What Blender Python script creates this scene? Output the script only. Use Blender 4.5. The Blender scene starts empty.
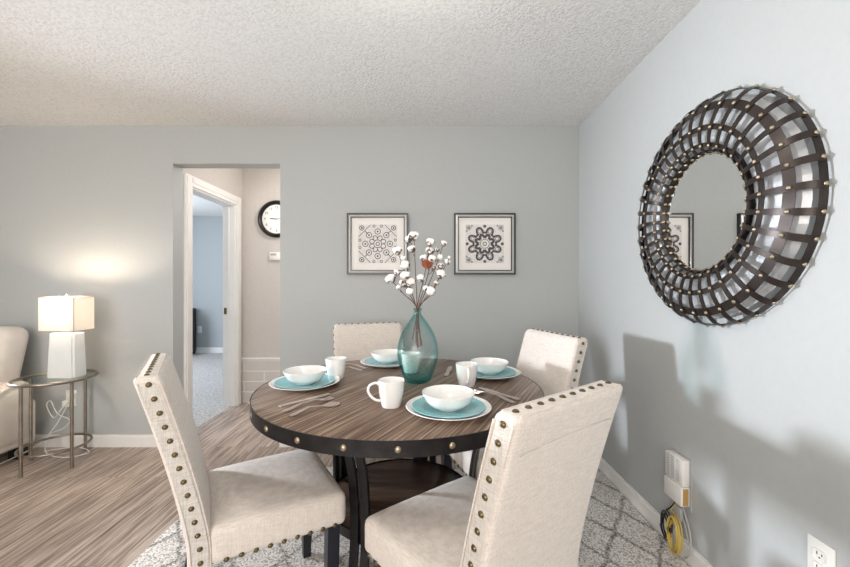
import bpy, bmesh, math, random
from mathutils import Vector, Matrix
PI = math.pi
random.seed(7)
sc = bpy.context.scene
COL = sc.collection
# ------------------------------------------------------------ camera / light
CAMZ = 1.24
F = 381.0
cd = bpy.data.cameras.new('camera'); cam = bpy.data.objects.new('camera', cd); COL.objects.link(cam)
cam.location = (0, 0, CAMZ); cam.rotation_euler = (PI/2, 0, 0)
cd.sensor_width = 36; cd.lens = F/850*36; cd.clip_start = .02
cd.shift_x = 0.0; cd.shift_y = 0.0
sc.camera = cam
sc.view_settings.view_transform = 'Standard'
sc.view_settings.look = 'None'
sc.view_settings.gamma = 1
sc.view_settings.exposure = 0.30
sc.view_settings.use_curve_mapping = False
w = bpy.data.worlds.new('world'); sc.world = w; w.use_nodes = True
w.node_tree.nodes['Background'].inputs[0].default_value = (.75, .85, 1, 1)
w.node_tree.nodes['Background'].inputs[1].default_value = .8

def light(name, kind, loc, power, col, size=1, size_y=None, rot=(0,0,0), shape='RECTANGLE', spread=None):
    d = bpy.data.lights.new(name, kind); d.energy = power; d.color = col
    if kind == 'AREA':
        d.shape = shape; d.size = size
        if size_y: d.size_y = size_y
        if spread: d.spread = spread
    else:
        d.shadow_soft_size = size
    o = bpy.data.objects.new(name, d); COL.objects.link(o); o.location = loc; o.rotation_euler = rot
    return o
# cool key light added beyond the left edge, placed to match the wall shadows
light('left_key_light', 'AREA', (-4.25, 2.5, 1.2), 27, (.87,.92,1), .34, .34, (0, -PI/2, math.radians(-17)), 'DISK', math.radians(62))
# warm fill light added behind the camera, in front of an added window
light('front_fill_light', 'AREA', (-1.2, -2.3, 1.45), 88, (1,.92,.85), 3.2, 1.6, (math.radians(90), 0, 0))
light('dining_ceiling_bulb', 'POINT', (-.07, 1.12, 2.30), 9.0, (1,.95,.88), .07)
light('living_fill_light', 'POINT', (-2.6, .6, 2.25), 17.0, (1,.95,.90), .10)  # fill added to brighten the living side and ceiling; no fixture there
light('hall_ceiling_bulb', 'POINT', (-.85, 3.40, 2.25), 20, (1,.92,.86), .06)
light('bedroom_fill_light', 'AREA', (-4.9, 4.6, 1.5), 85, (.84,.90,1), 1.4, 1.3, (0, -PI/2, 0))  # cool fill added inside the bedroom to brighten its wall and carpet
light('table_lamp_bulb', 'POINT', (-2.475, 2.635, 1.08), 13, (1,.82,.64), .03)

# ------------------------------------------------------------ materials
def mat(name, base=(.8,.8,.8), rough=.6, metal=0, **kw):
    m = bpy.data.materials.new(name); m.use_nodes = True
    b = m.node_tree.nodes['Principled BSDF']
    b.inputs['Base Color'].default_value = (*base, 1)
    b.inputs['Roughness'].default_value = rough
    b.inputs['Metallic'].default_value = metal
    for k, v in kw.items(): b.inputs[k.replace('_', ' ')].default_value = v
    return m
def N(m, t, **kw):
    n = m.node_tree.nodes.new(t)
    for k, v in kw.items():
        if k.startswith('i_'): n.inputs[k[2:].replace('_', ' ')].default_value = v
        else: setattr(n, k, v)
    return n
def L(m, a, b): m.node_tree.links.new(a, b)
def BS(m): return m.node_tree.nodes['Principled BSDF']
def coords(m, scale=(1,1,1), rot=(0,0,0), kind='Object'):
    tc = N(m, 'ShaderNodeTexCoord'); mp = N(m, 'ShaderNodeMapping')
    mp.inputs['Scale'].default_value = scale; mp.inputs['Rotation'].default_value = rot
    L(m, tc.outputs[kind], mp.inputs['Vector']); return mp.outputs['Vector']
def ramp(m, fac, stops):
    r = N(m, 'ShaderNodeValToRGB'); e = r.color_ramp.elements
    while len(e) < len(stops): e.new(.5)
    for x, (p, c) in zip(e, stops): x.position = p; x.color = (*c, 1)
    L(m, fac, r.inputs['Fac']); return r.outputs['Color']
def bump(m, h, strength=.3, dist=.01):
    b = N(m, 'ShaderNodeBump'); b.inputs['Strength'].default_value = strength; b.inputs['Distance'].default_value = dist
    L(m, h, b.inputs['Height']); L(m, b.outputs['Normal'], BS(m).inputs['Normal'])
def noise_mat(name, c1, c2, scale, rough=.7, bs=.2, bd=.004, sc3=(1,1,1), detail=4, metal=0, **kw):
    m = mat(name, c1, rough, metal, **kw)
    v = coords(m, sc3); n = N(m, 'ShaderNodeTexNoise'); n.inputs['Scale'].default_value = scale; n.inputs['Detail'].default_value = detail
    L(m, v, n.inputs['Vector'])
    L(m, ramp(m, n.outputs['Fac'], [(.3, c1), (.7, c2)]), BS(m).inputs['Base Color'])
    if bs: bump(m, n.outputs['Fac'], bs, bd)
    return m

M = {}
M['wall'] = noise_mat('wall_paint', (.437,.457,.456), (.451,.471,.470), 40, .75, .08, .002)
M['hall'] = noise_mat('hall_paint', (.56,.525,.49), (.59,.555,.52), 30, .75, .08, .002)
M['bed_wall'] = noise_mat('bedroom_paint', (.36,.39,.40), (.38,.41,.42), 30, .75, .05, .002)
M['trim'] = noise_mat('white_trim', (.80,.79,.77), (.84,.83,.81), 6, .4, .02, .001)
# ceiling popcorn
m = mat('popcorn_ceiling', (.62,.61,.59), .9)
v = coords(m); n = N(m, 'ShaderNodeTexNoise'); n.inputs['Scale'].default_value = 85; n.inputs['Detail'].default_value = 3; L(m, v, n.inputs['Vector'])
n2 = N(m, 'ShaderNodeTexNoise'); n2.inputs['Scale'].default_value = 1.3; L(m, v, n2.inputs['Vector'])
mul = N(m, 'ShaderNodeMath', operation='MULTIPLY'); L(m, n.outputs['Fac'], mul.inputs[0]); L(m, ramp(m, n2.outputs['Fac'], [(.4,(.25,)*3),(.62,(1,)*3)]), mul.inputs[1])
L(m, ramp(m, n.outputs['Fac'], [(.35,(.68,.68,.67)),(.55,(.79,.79,.78))]), BS(m).inputs['Base Color'])
bump(m, mul.outputs[0], .75, .010); M['ceiling'] = m
# plank floor
m = mat('plank_floor', (.4,.3,.25), .42)
v = coords(m, (1,1,1), (0,0,PI/2))
br = N(m, 'ShaderNodeTexBrick'); br.offset = .37; br.inputs['Scale'].default_value = 1; br.inputs['Brick Width'].default_value = 1.22; br.inputs['Row Height'].default_value = .16
br.inputs['Mortar Size'].default_value = .0012; br.inputs['Color1'].default_value = (.2,.2,.2,1); br.inputs['Color2'].default_value = (.8,.8,.8,1); br.inputs['Mortar'].default_value = (0,0,0,1); br.inputs['Mortar Smooth'].default_value = 0.2
L(m, v, br.inputs['Vector'])
v2 = coords(m, (26, 1.1, 1)); n = N(m, 'ShaderNodeTexNoise'); n.inputs['Scale'].default_value = 2.3; n.inputs['Detail'].default_value = 8; n.inputs['Roughness'].default_value = .68; n.inputs['Distortion'].default_value = .5
ad = N(m, 'ShaderNodeVectorMath', operation='ADD'); L(m, v2, ad.inputs[0]); L(m, br.outputs['Color'], ad.inputs[1]); 
sx = N(m, 'ShaderNodeVectorMath', operation='SCALE'); sx.inputs['Scale'].default_value = 9; L(m, br.outputs['Color'], sx.inputs[0]); L(m, sx.outputs[0], ad.inputs[1])
L(m, ad.outputs[0], n.inputs['Vector'])
grain = ramp(m, n.outputs['Fac'], [(.33,(.14,.10,.08)),(.45,(.31,.245,.20)),(.55,(.49,.40,.34)),(.68,(.68,.59,.52))])
mx = N(m, 'ShaderNodeMix', data_type='RGBA', blend_type='MULTIPLY'); mx.inputs[0].default_value = 1
L(m, grain, mx.inputs[6]); L(m, ramp(m, br.outputs['Color'], [(0,(.35,.32,.3)),(.15,(.88,.88,.88)),(1,(1.06,1.04,1.02))]), mx.inputs[7])
L(m, mx.outputs[2], BS(m).inputs['Base Color']); bump(m, n.outputs['Fac'], .15, .003); M['floor'] = m
# bedroom carpet
M['carpet'] = noise_mat('bedroom_carpet', (.30,.29,.28), (.60,.59,.57), 45, .95, .6, .01, detail=8)
# rug: shaggy cream pile with a diamond trellis
m = mat('trellis_rug', (.7,.7,.68), .95)
v = coords(m); nz = N(m, 'ShaderNodeTexNoise'); nz.inputs['Scale'].default_value = 9; nz.inputs['Detail'].default_value = 3; L(m, v, nz.inputs['Vector'])
dv = N(m, 'ShaderNodeVectorMath', operation='SCALE'); dv.inputs['Scale'].default_value = .05; L(m, nz.outputs['Color'], dv.inputs[0])
av = N(m, 'ShaderNodeVectorMath', operation='ADD'); L(m, v, av.inputs[0]); L(m, dv.outputs[0], av.inputs[1])
sp = N(m, 'ShaderNodeSeparateXYZ'); L(m, av.outputs[0], sp.inputs[0])
def mth(op, a, b=None):
    x = N(m, 'ShaderNodeMath', operation=op)
    for i, q in enumerate((a, b)):
        if q is None: continue
        if isinstance(q, (int, float)): x.inputs[i].default_value = q
        else: L(m, q, x.inputs[i])
    return x.outputs[0]
xs = mth('MULTIPLY', sp.outputs[0], 4.2); ys = mth('MULTIPLY', sp.outputs[1], 2.9)
def line(q): return mth('ABSOLUTE', mth('SUBTRACT', mth('FRACT', q), .5))
l1 = line(mth('ADD', xs, ys)); l2 = line(mth('SUBTRACT', xs, ys))
mn = mth('MINIMUM', l1, l2)
nf = N(m, 'ShaderNodeTexNoise'); nf.inputs['Scale'].default_value = 120; nf.inputs['Detail'].default_value = 5; L(m, v, nf.inputs['Vector'])
mnn = mth('ADD', mn, mth('MULTIPLY', mth('SUBTRACT', nf.outputs['Fac'], .5), .16))
c_line = ramp(m, mnn, [(.0,(.30,.29,.28)),(.085,(1,1,1))])
c_base = ramp(m, nf.outputs['Fac'], [(.34,(.30,.275,.25)),(.56,(.86,.83,.79))])
mx = N(m, 'ShaderNodeMix', data_type='RGBA', blend_type='MULTIPLY'); mx.inputs[0].default_value = .85
L(m, c_base, mx.inputs[6]); L(m, c_line, mx.inputs[7]); L(m, mx.outputs[2], BS(m).inputs['Base Color']); bump(m, nf.outputs['Fac'], .7, .012); M['rug'] = m
# linen
def linen(name, c1, c2):
    m = mat(name, c1, .85); BS(m).inputs['Sheen Weight'].default_value = .25
    v = coords(m); s = None
    outs = []
    for scv in ((420,420,30),(30,30,420)):
        mp = N(m, 'ShaderNodeMapping'); mp.inputs['Scale'].default_value = scv; L(m, v, mp.inputs['Vector'])
        n = N(m, 'ShaderNodeTexNoise'); n.inputs['Scale'].default_value = 1; n.inputs['Detail'].default_value = 2; L(m, mp.outputs[0], n.inputs['Vector']); outs.append(n.outputs['Fac'])
    a = N(m, 'ShaderNodeMath', operation='ADD'); L(m, outs[0], a.inputs[0]); L(m, outs[1], a.inputs[1])
    h = N(m, 'ShaderNodeMath', operation='MULTIPLY'); L(m, a.outputs[0], h.inputs[0]); h.inputs[1].default_value = .5
    L(m, ramp(m, h.outputs[0], [(.38,c1),(.6,c2)]), BS(m).inputs['Base Color']); bump(m, h.outputs[0], .25, .002); return m
M['linen'] = linen('beige_linen', (.59,.53,.475), (.74,.68,.62))
M['linen_side'] = linen('oatmeal_linen', (.47,.44,.40), (.66,.63,.58))
M['black_leg'] = mat('black_lacquered_wood', (.010,.012,.020), .35)
M['nail'] = noise_mat('antique_brass', (.13,.095,.05), (.25,.19,.11), 60, .3, 0, metal=1)
M['black_metal'] = noise_mat('black_iron', (.018,.017,.018), (.035,.033,.035), 20, .38, .05, .001, metal=.6)
# table wood
m = mat('striped_table_wood', (.3,.2,.15), .42)
v = coords(m, (1,1,1), (0,0,math.radians(-63)))
mp = N(m, 'ShaderNodeMapping'); mp.inputs['Scale'].default_value = (1.5, 75, 1); L(m, v, mp.inputs['Vector'])
n = N(m, 'ShaderNodeTexNoise'); n.inputs['Scale'].default_value = 1.5; n.inputs['Detail'].default_value = 5; n.inputs['Roughness'].default_value = .65; L(m, mp.outputs[0], n.inputs['Vector'])
L(m, ramp(m, n.outputs['Fac'], [(.30,(.035,.02,.013)),(.47,(.125,.078,.052)),(.58,(.27,.19,.135)),(.72,(.50,.40,.31))]), BS(m).inputs['Base Color'])
bump(m, n.outputs['Fac'], .12, .002); M['table_wood'] = m
M['shelf_wood'] = noise_mat('dark_shelf_wood', (.035,.018,.012), (.12,.07,.045), 2, .35, .1, .002, sc3=(3,50,1))
M['china'] = mat('white_china', (.88,.87,.85), .18, Coat_Weight=.3)
M['teal'] = noise_mat('teal_glaze', (.22,.47,.50), (.29,.56,.59), 6, .22, 0)
M['silver'] = noise_mat('satin_flatware', (.62,.52,.47), (.72,.62,.56), 8, .28, 0, metal=.85)
def thin_glass(name, stops, bumps=0):
    m = bpy.data.materials.new(name); m.use_nodes = True; nt = m.node_tree; nt.nodes.remove(nt.nodes['Principled BSDF'])
    tr = N(m, 'ShaderNodeBsdfTransparent'); gl = N(m, 'ShaderNodeBsdfGlossy'); gl.inputs['Roughness'].default_value = .03; lw = N(m, 'ShaderNodeLayerWeight'); lw.inputs['Blend'].default_value = .5; pw = N(m, 'ShaderNodeMath', operation='POWER'); pw.inputs[1].default_value = 4; L(m, lw.outputs['Facing'], pw.inputs[0]); ma = N(m, 'ShaderNodeMath', operation='MULTIPLY_ADD'); ma.inputs[1].default_value = .45; ma.inputs[2].default_value = .03; L(m, pw.outputs[0], ma.inputs[0])
    mix = N(m, 'ShaderNodeMixShader'); L(m, ma.outputs[0], mix.inputs[0]); L(m, tr.outputs[0], mix.inputs[1]); L(m, gl.outputs[0], mix.inputs[2]); L(m, mix.outputs[0], nt.nodes['Material Output'].inputs['Surface'])
    v = coords(m); sp = N(m, 'ShaderNodeSeparateXYZ'); L(m, v, sp.inputs[0]); c = ramp(m, sp.outputs[2], stops)
    if bumps:   # seeds and bubbles in the glass
        vo = N(m, 'ShaderNodeTexVoronoi'); vo.inputs['Scale'].default_value = 95; L(m, v, vo.inputs['Vector'])
        g = ramp(m, vo.outputs['Distance'], [(.10,(.35,.55,.55)),(.28,(1,1,1))])
        zf = ramp(m, sp.outputs[2], [(.02,(.9,.9,.9)),(.22,(0,0,0))])
        mm = N(m, 'ShaderNodeMix', data_type='RGBA', blend_type='MULTIPLY'); L(m, zf, mm.inputs[0]); L(m, c, mm.inputs[6]); L(m, g, mm.inputs[7]); c = mm.outputs[2]
        b = N(m, 'ShaderNodeBump'); b.inputs['Strength'].default_value = .35; b.inputs['Distance'].default_value = .003; L(m, vo.outputs['Distance'], b.inputs['Height']); L(m, b.outputs[0], gl.inputs['Normal'])
    if bumps:   # longer path through the glass at grazing angles: deeper tint
        p2 = N(m, 'ShaderNodeMath', operation='POWER'); p2.inputs[1].default_value = 2.2; L(m, lw.outputs['Facing'], p2.inputs[0])
        mg = N(m, 'ShaderNodeMix', data_type='RGBA', blend_type='MULTIPLY'); mg.inputs[7].default_value = (.42,.74,.74,1); L(m, p2.outputs[0], mg.inputs[0]); L(m, c, mg.inputs[6]); c = mg.outputs[2]
    L(m, c, tr.inputs['Color']); return m
M['glass_teal'] = thin_glass('teal_seeded_glass', [(0,(.60,.88,.87)),(.03,(.80,.94,.935)),(.09,(.92,.97,.965)),(.20,(.96,.985,.984)),(.28,(.90,.96,.955)),(.32,(.78,.92,.91)),(.35,(.74,.89,.88))], 1)
M['stalk'] = noise_mat('cotton_stalk', (.10,.045,.03), (.2,.11,.08), 30, .8, .2)
M['cotton'] = noise_mat('cotton_fluff', (.86,.84,.81), (.93,.92,.90), 60, .95, .5, .004)
M['husk'] = noise_mat('cotton_husk', (.17,.11,.09), (.38,.30,.25), 40, .85, .3)
M['rust'] = noise_mat('rust_leaf', (.42,.12,.05), (.55,.22,.12), 40, .8, .2)
M['bronze'] = noise_mat('bronze_strap', (.026,.020,.018), (.055,.042,.037), 12, .36, .1, .001, metal=.6)
M['rivet'] = mat('gold_rivet', (.42,.35,.24), .33, .9)
M['mirror'] = mat('mirror_glass', (.86,.87,.87), .01, 1)
M['facet'] = mat('pale_mirror_facets', (.95,.97,.99), .3, .3)  # pale, partly diffuse base paints in the bright room that mirror facets reflect
M['frame_dark'] = mat('pewter_edge', (.055,.055,.053), .35, .7)
M['frame_mir'] = mat('bevelled_mirror_frame', (.74,.75,.73), .3, .5)
M['mat_board'] = noise_mat('mat_board', (.84,.81,.78), (.86,.83,.80), 20, .8, 0)
M['ink'] = mat('charcoal_ink', (.09,.08,.09), .8)
M['ink2'] = mat('grey_ink', (.06,.055,.06), .8)
M['paper'] = noise_mat('print_paper', (.66,.64,.62), (.80,.78,.76), 90, .8, 0)
M['pewter'] = noise_mat('brushed_bronze_tube', (.27,.235,.19), (.36,.32,.27), 20, .3, 0, metal=.9)
M['clear'] = thin_glass('clear_glass', [(0,(.93,.97,.96)),(1,(.93,.97,.96))])
M['ceramic'] = noise_mat('white_lamp_ceramic', (.74,.76,.75), (.80,.81,.80), 8, .25, 0)
m = mat('lamp_shade_cloth', (.88,.84,.78), .8); BS(m).inputs['Transmission Weight'].default_value = 0
nt = m.node_tree; tr = N(m, 'ShaderNodeBsdfTranslucent'); tr.inputs['Color'].default_value = (.97,.93,.87,1)
ms = N(m, 'ShaderNodeMixShader'); ms.inputs[0].default_value = .17; L(m, BS(m).outputs[0], ms.inputs[1]); L(m, tr.outputs[0], ms.inputs[2])
L(m, ms.outputs[0], nt.nodes['Material Output'].inputs['Surface']); M['shade'] = m
M['leather'] = noise_mat('cream_leather', (.66,.60,.54), (.74,.68,.62), 9, .5, .15, .006)
M['seam'] = mat('seam_thread', (.38,.32,.27), .8)
M['black'] = mat('black_plastic', (.012,.012,.013), .45)
M['plastic'] = mat('white_plastic', (.78,.77,.74), .4)
M['grey_cable'] = mat('grey_cable', (.42,.42,.42), .5)
M['yellow'] = mat('yellow_cable', (.62,.45,.10), .45)
M['wood_tab'] = mat('amber_label', (.45,.27,.09), .5)
M['dark_wood'] = noise_mat('espresso_wood', (.015,.013,.013), (.03,.026,.025), 6, .5, .05)
M['bulb'] = mat('lamp_bulb', (1,.9,.7), .5); BS(M['bulb']).inputs['Emission Color'].default_value = (1,.8,.55,1); BS(M['bulb']).inputs['Emission Strength'].default_value = 8
M['dome'] = mat('frosted_dome', (.9,.88,.84), .4); BS(M['dome']).inputs['Emission Color'].default_value = (1,.94,.85,1); BS(M['dome']).inputs['Emission Strength'].default_value = 2
# tile wainscot
m = mat('cream_wall_tile', (.7,.67,.63), .35)
v = coords(m, (1,1,1), (PI/2,0,0)); br = N(m, 'ShaderNodeTexBrick'); br.inputs['Scale'].default_value = 1; br.inputs['Brick Width'].default_value = .42; br.inputs['Row Height'].default_value = .108; br.inputs['Mortar Size'].default_value = .006
br.inputs['Color1'].default_value = (.60,.565,.53,1); br.inputs['Color2'].default_value = (.62,.585,.55,1); br.inputs['Mortar'].default_value = (.80,.77,.73,1); L(m, v, br.inputs['Vector']); L(m, br.outputs['Color'], BS(m).inputs['Base Color']); M['tile'] = m

# ------------------------------------------------------------ mesh helpers
def new(): return bmesh.new()
def smooth_angle(me, ang=40):
    for p in me.polygons: p.use_smooth = True
    try: me.set_sharp_from_angle(angle=math.radians(ang))
    except Exception: pass
def obj(name, bm, m, parent=None, smooth=True, loc=(0,0,0), rot=(0,0,0)):
    bmesh.ops.recalc_face_normals(bm, faces=bm.faces)
    me = bpy.data.meshes.new(name); bm.to_mesh(me); bm.free()
    if smooth: smooth_angle(me)
    mats = m if isinstance(m, (list, tuple)) else [m]
    for x in mats: me.materials.append(M[x] if isinstance(x, str) else x)
    o = bpy.data.objects.new(name, me); COL.objects.link(o)
    o.location = loc; o.rotation_euler = rot
    if parent: o.parent = parent
    return o
def tag(o, label, cat, group=None, kind=None):
    if label: o['label'] = label
    if cat: o['category'] = cat
    if group: o['group'] = group
    if kind: o['kind'] = kind
    return o
def thing(name, label, cat, loc=(0,0,0), rz=0, group=None):
    o = bpy.data.objects.new(name, None); COL.objects.link(o); o.location = loc; o.rotation_euler = (0,0,rz); o.empty_display_size = .1
    return tag(o, label, cat, group)
def struct(name, bm, m, parent=None, smooth=False):
    o = obj(name, bm, m, parent, smooth)
    if not parent: o['kind'] = 'structure'
    return o
def box(bm, c, s, rot=None, bev=0, seg=2):
    r = bmesh.ops.create_cube(bm, size=1)
    vs = r['verts']
    bmesh.ops.scale(bm, vec=s, verts=vs)
    if bev:
        es = list({e for v in vs for e in v.link_edges})
        rr = bmesh.ops.bevel(bm, geom=es, offset=bev, segments=seg, affect='EDGES', profile=.5)
        vs = list({v for f in rr['faces'] for v in f.verts} | {v for v in vs if v.is_valid})
    mt = Matrix.Translation(c) @ (rot if rot is not None else Matrix.Identity(4))
    bmesh.ops.transform(bm, matrix=mt, verts=vs)
    return vs
def b2(bm, x0, x1, y0, y1, z0, z1, bev=0, seg=2):
    return box(bm, ((x0+x1)/2,(y0+y1)/2,(z0+z1)/2), (x1-x0,y1-y0,z1-z0), None, bev, seg)
def BX(*a, **k):
    bm = new(); b2(bm, *a, **k); return bm
def lathe(bm, prof, n=48, c=(0,0,0), close=False):
    rings = []
    for r, z in prof:
        if r < 1e-6: rings.append([bm.verts.new((c[0], c[1], c[2]+z))])
        else: rings.append([bm.verts.new((c[0]+r*math.cos(2*PI*i/n), c[1]+r*math.sin(2*PI*i/n), c[2]+z)) for i in range(n)])
    pr = list(zip(rings, rings[1:]))
    if close: pr.append((rings[-1], rings[0]))
    for a, b in pr:
        for i in range(n):
            j = (i+1) % n
            if len(a) == 1 and len(b) == 1: continue
            if len(a) == 1: bm.faces.new((a[0], b[j], b[i]))
            elif len(b) == 1: bm.faces.new((a[i], a[j], b[0]))
            else: bm.faces.new((a[i], a[j], b[j], b[i]))
def smoothpts(pts, sub=6):
    pts = [Vector(p) for p in pts]; out = []
    for i in range(len(pts)-1):
        p0 = pts[max(i-1,0)]; p1 = pts[i]; p2 = pts[i+1]; p3 = pts[min(i+2,len(pts)-1)]
        for k in range(sub):
            t = k/sub
            out.append(.5*((2*p1)+(-p0+p2)*t+(2*p0-5*p1+4*p2-p3)*t*t+(-p0+3*p1-3*p2+p3)*t**3))
    out.append(pts[-1]); return out
def tube(bm, pts, r, n=8, cap=True, closed=False):
    pts = [Vector(p) for p in pts]; rr = r if isinstance(r, (list, tuple)) else [r]*len(pts)
    rings = []; prev = None
    for i, p in enumerate(pts):
        if closed: t = pts[(i+1) % len(pts)]-pts[i-1]
        else: t = pts[min(i+1,len(pts)-1)]-pts[max(i-1,0)]
        t.normalize()
        if prev is None: u = t.orthogonal().normalized()
        else:
            u = prev - t*prev.dot(t)
            if u.length < 1e-6: u = t.orthogonal()
            u.normalize()
        prev = u; v = t.cross(u)
        rings.append([bm.verts.new(p+(u*math.cos(2*PI*k/n)+v*math.sin(2*PI*k/n))*rr[i]) for k in range(n)])
    pr = list(zip(rings, rings[1:]))
    if closed: pr.append((rings[-1], rings[0]))
    for a, b in pr:
        for k in range(n): bm.faces.new((a[k], a[(k+1)%n], b[(k+1)%n], b[k]))
    if cap and not closed:
        bm.faces.new(list(reversed(rings[0]))); bm.faces.new(rings[-1])
def ribbon(bm, pts, w, t, up):
    """rectangular bar along pts; w measured along vector 'up'-perp, t thickness along given normal list"""
    pts = [Vector(p) for p in pts]; rings = []
    for i, p in enumerate(pts):
        tg = (pts[min(i+1,len(pts)-1)]-pts[max(i-1,0)]).normalized()
        side = Vector(up[i] if isinstance(up, list) else up); side = (side - tg*side.dot(tg)).normalized()
        nn = tg.cross(side)
        rings.append([bm.verts.new(p+side*a*w/2+nn*b*t/2) for a, b in ((-1,-1),(1,-1),(1,1),(-1,1))])
    for a, b in zip(rings, rings[1:]):
        for k in range(4): bm.faces.new((a[k], a[(k+1)%4], b[(k+1)%4], b[k]))
    bm.faces.new(list(reversed(rings[0]))); bm.faces.new(rings[-1])
def copy_tree(o, parent=None):
    c = o.copy(); COL.objects.link(c); c.parent = parent
    for ch in o.children: copy_tree(ch, c)
    return c
def ball(bm, c, r, sub=2, s=(1,1,1), jit=0):
    q = bmesh.ops.create_icosphere(bm, subdivisions=sub, radius=1)['verts']
    for v in q:
        k = 1+random.uniform(-jit, jit); v.co = Vector((c[0]+v.co.x*r*s[0]*k, c[1]+v.co.y*r*s[1]*k, c[2]+v.co.z*r*s[2]*k))

# ------------------------------------------------------------ room shell
WX = 1.17; BY = 2.90; CZ = 2.44; LX = -4.6; FY = -2.6; T = .12
OX0, OX1, OZ = -1.918, -1.103, 2.153        # cased-less opening
HY = 4.0
bm = new(); b2(bm, LX-T, WX+T, FY-T, BY, -.1, 0); b2(bm, OX0-.03, 1.3, BY, HY+T, -.1, 0)
struct('floor', bm, 'floor')
struct('ceiling', BX(-6.6, WX+T, FY-T, 7.0, CZ, CZ+.1), 'ceiling')
bm = new(); b2(bm, LX-T, OX0, BY, BY+T, 0, CZ); b2(bm, OX1, WX+T, BY, BY+T, 0, CZ); b2(bm, OX0, OX1, BY, BY+T, OZ, CZ)
struct('wall_back', bm, 'wall')
struct('wall_right', BX(WX, WX+T, FY-T, BY, 0, CZ), 'wall')
struct('wall_left', BX(LX-T, LX, FY-T, BY, 0, CZ), 'wall')
bm = new(); b2(bm, LX, WX, FY-T, FY, 0, .6); b2(bm, LX, WX, FY-T, FY, 2.2, CZ); b2(bm, LX, -2.9, FY-T, FY, .6, 2.2); b2(bm, .5, WX, FY-T, FY, .6, 2.2)
struct('wall_front', bm, 'wall')
bm = new()
for x in (-2.9, -1.2, .45): b2(bm, x, x+.05, FY-.09, FY-.03, .6, 2.2)
b2(bm, -2.9, .5, FY-.09, FY-.03, .6, .65); b2(bm, -2.9, .5, FY-.09, FY-.03, 2.15, 2.2)
struct('added_window_1', bm, 'trim')  # unseen window frame, added with its wall opening to house the fill light
# baseboards
def baseboard(name, x0, x1, y0, y1):
    bm = new(); b2(bm, x0, x1, y0, y1, 0, .078)
    dx = x1-x0; dy = y1-y0
    if dx > dy: b2(bm, x0, x1, y0+dy*.35, y1, .078, .09)
    else: b2(bm, x0+dx*.35, x1, y0, y1, .078, .09)
    return struct(name, bm, 'trim')
baseboard('baseboard_back', LX, OX0, BY-.014, BY)
baseboard('baseboard_back_right', OX1, WX-.014, BY-.014, BY)
baseboard('baseboard_right', WX-.014, WX, FY, BY)
# hall
DY0, DY1, DZ = 3.11, 3.86, 2.04
bm = new(); b2(bm, OX0-T, OX0, BY+T, DY0, 0, CZ); b2(bm, OX0-T, OX0, DY1, HY+T, 0, CZ); b2(bm, OX0-T, OX0, DY0, DY1, DZ, CZ)
struct('wall_hall_left', bm, 'hall')
struct('wall_hall_back', BX(OX0, 1.3, HY, HY+T, 0, CZ), 'hall')
struct('wall_hall_right', BX(1.3, 1.42, BY, HY+T, 0, CZ), 'hall')
bm = new(); b2(bm, OX0, -.4, HY-.018, HY, 0, .445); o = struct('trim_1', bm, 'tile')
struct('trim_2', BX(OX0, -.4, HY-.03, HY, .445, .463, bev=.004), 'trim')
# opening liner painted hall colour
# door casing + jamb
bm = new()
cw = .085
for (a, b) in ((DY0-cw+.005, DY0+.005), (DY1-.005, DY1+cw-.005)):
    b2(bm, OX0, OX0+.018, a, b, 0, DZ-.0051+cw); b2(bm, OX0+.018, OX0+.024, a+.012, b-.03, 0, DZ-.02+cw)
b2(bm, OX0, OX0+.018, DY0+.005, DY1-.005, DZ-.005, DZ-.005+cw); b2(bm, OX0+.018, OX0+.024, DY0+.005, DY1-.005, DZ+.025, DZ+cw-.02)
struct('trim_3', bm, 'trim')
d1 = struct('door_1', (lambda bm: (b2(bm, OX0-T, OX0, DY0, DY0+.018, 0, DZ), b2(bm, OX0-T, OX0, DY1-.018, DY1, 0, DZ), b2(bm, OX0-T, OX0, DY0+.018, DY1-.018, DZ-.018, DZ), b2(bm, OX0-.07, OX0-.055, DY1-.03, DY1-.018, 0, DZ-.018), b2(bm, OX0-.07, OX0-.055, DY0+.018, DY0+.03, 0, DZ-.018), bm)[-1])(new()), 'trim')
bm = new(); b2(bm, OX0-.108, OX0-.082, DY1-.021, DY1-.018, .93, .995)
q = obj('strike_plate', bm, 'nail', d1)
# bedroom
struct('floor_bedroom', BX(-6.6, OX0-.03, BY+T, 6.8, -.1, .004), 'carpet')
struct('wall_bedroom_back', BX(-6.6, OX0, 6.8, 6.92, 0, CZ), 'bed_wall')
struct('wall_bedroom_left', BX(-6.72, -6.6, BY, 6.92, 0, CZ), 'bed_wall')
struct('wall_bedroom_right', BX(OX0-T, OX0, HY+T, 6.8, 0, CZ), 'bed_wall')
struct('baseboard_bedroom', BX(-6.6, OX0-T, 6.785, 6.8, 0, .10), 'trim')
bm = new(); b2(bm, -5.2, -4.06, 6.3, 6.76, .03, .80, bev=.006)
t = thing('dresser', 'black bedroom dresser glimpsed through the white door frame', 'dresser', (0,0,.004))
obj('body', bm, 'dark_wood', t)
for k in range(3):
    f = obj('drawer', BX(-5.17, -4.09, 6.285, 6.3, .08+.235*k, .29+.235*k, bev=.003), 'dark_wood', t)
    bm = new(); box(bm, (-4.63, 6.272, .185+.235*k), (.14,.014,.014), bev=.003); obj('handle', bm, 'pewter', f)
for x in (-5.16,-4.10):
    for y in (6.34,6.72): obj('leg', BX(x-.03,x+.03,y-.03,y+.03,0,.03), 'dark_wood', t)

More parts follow.
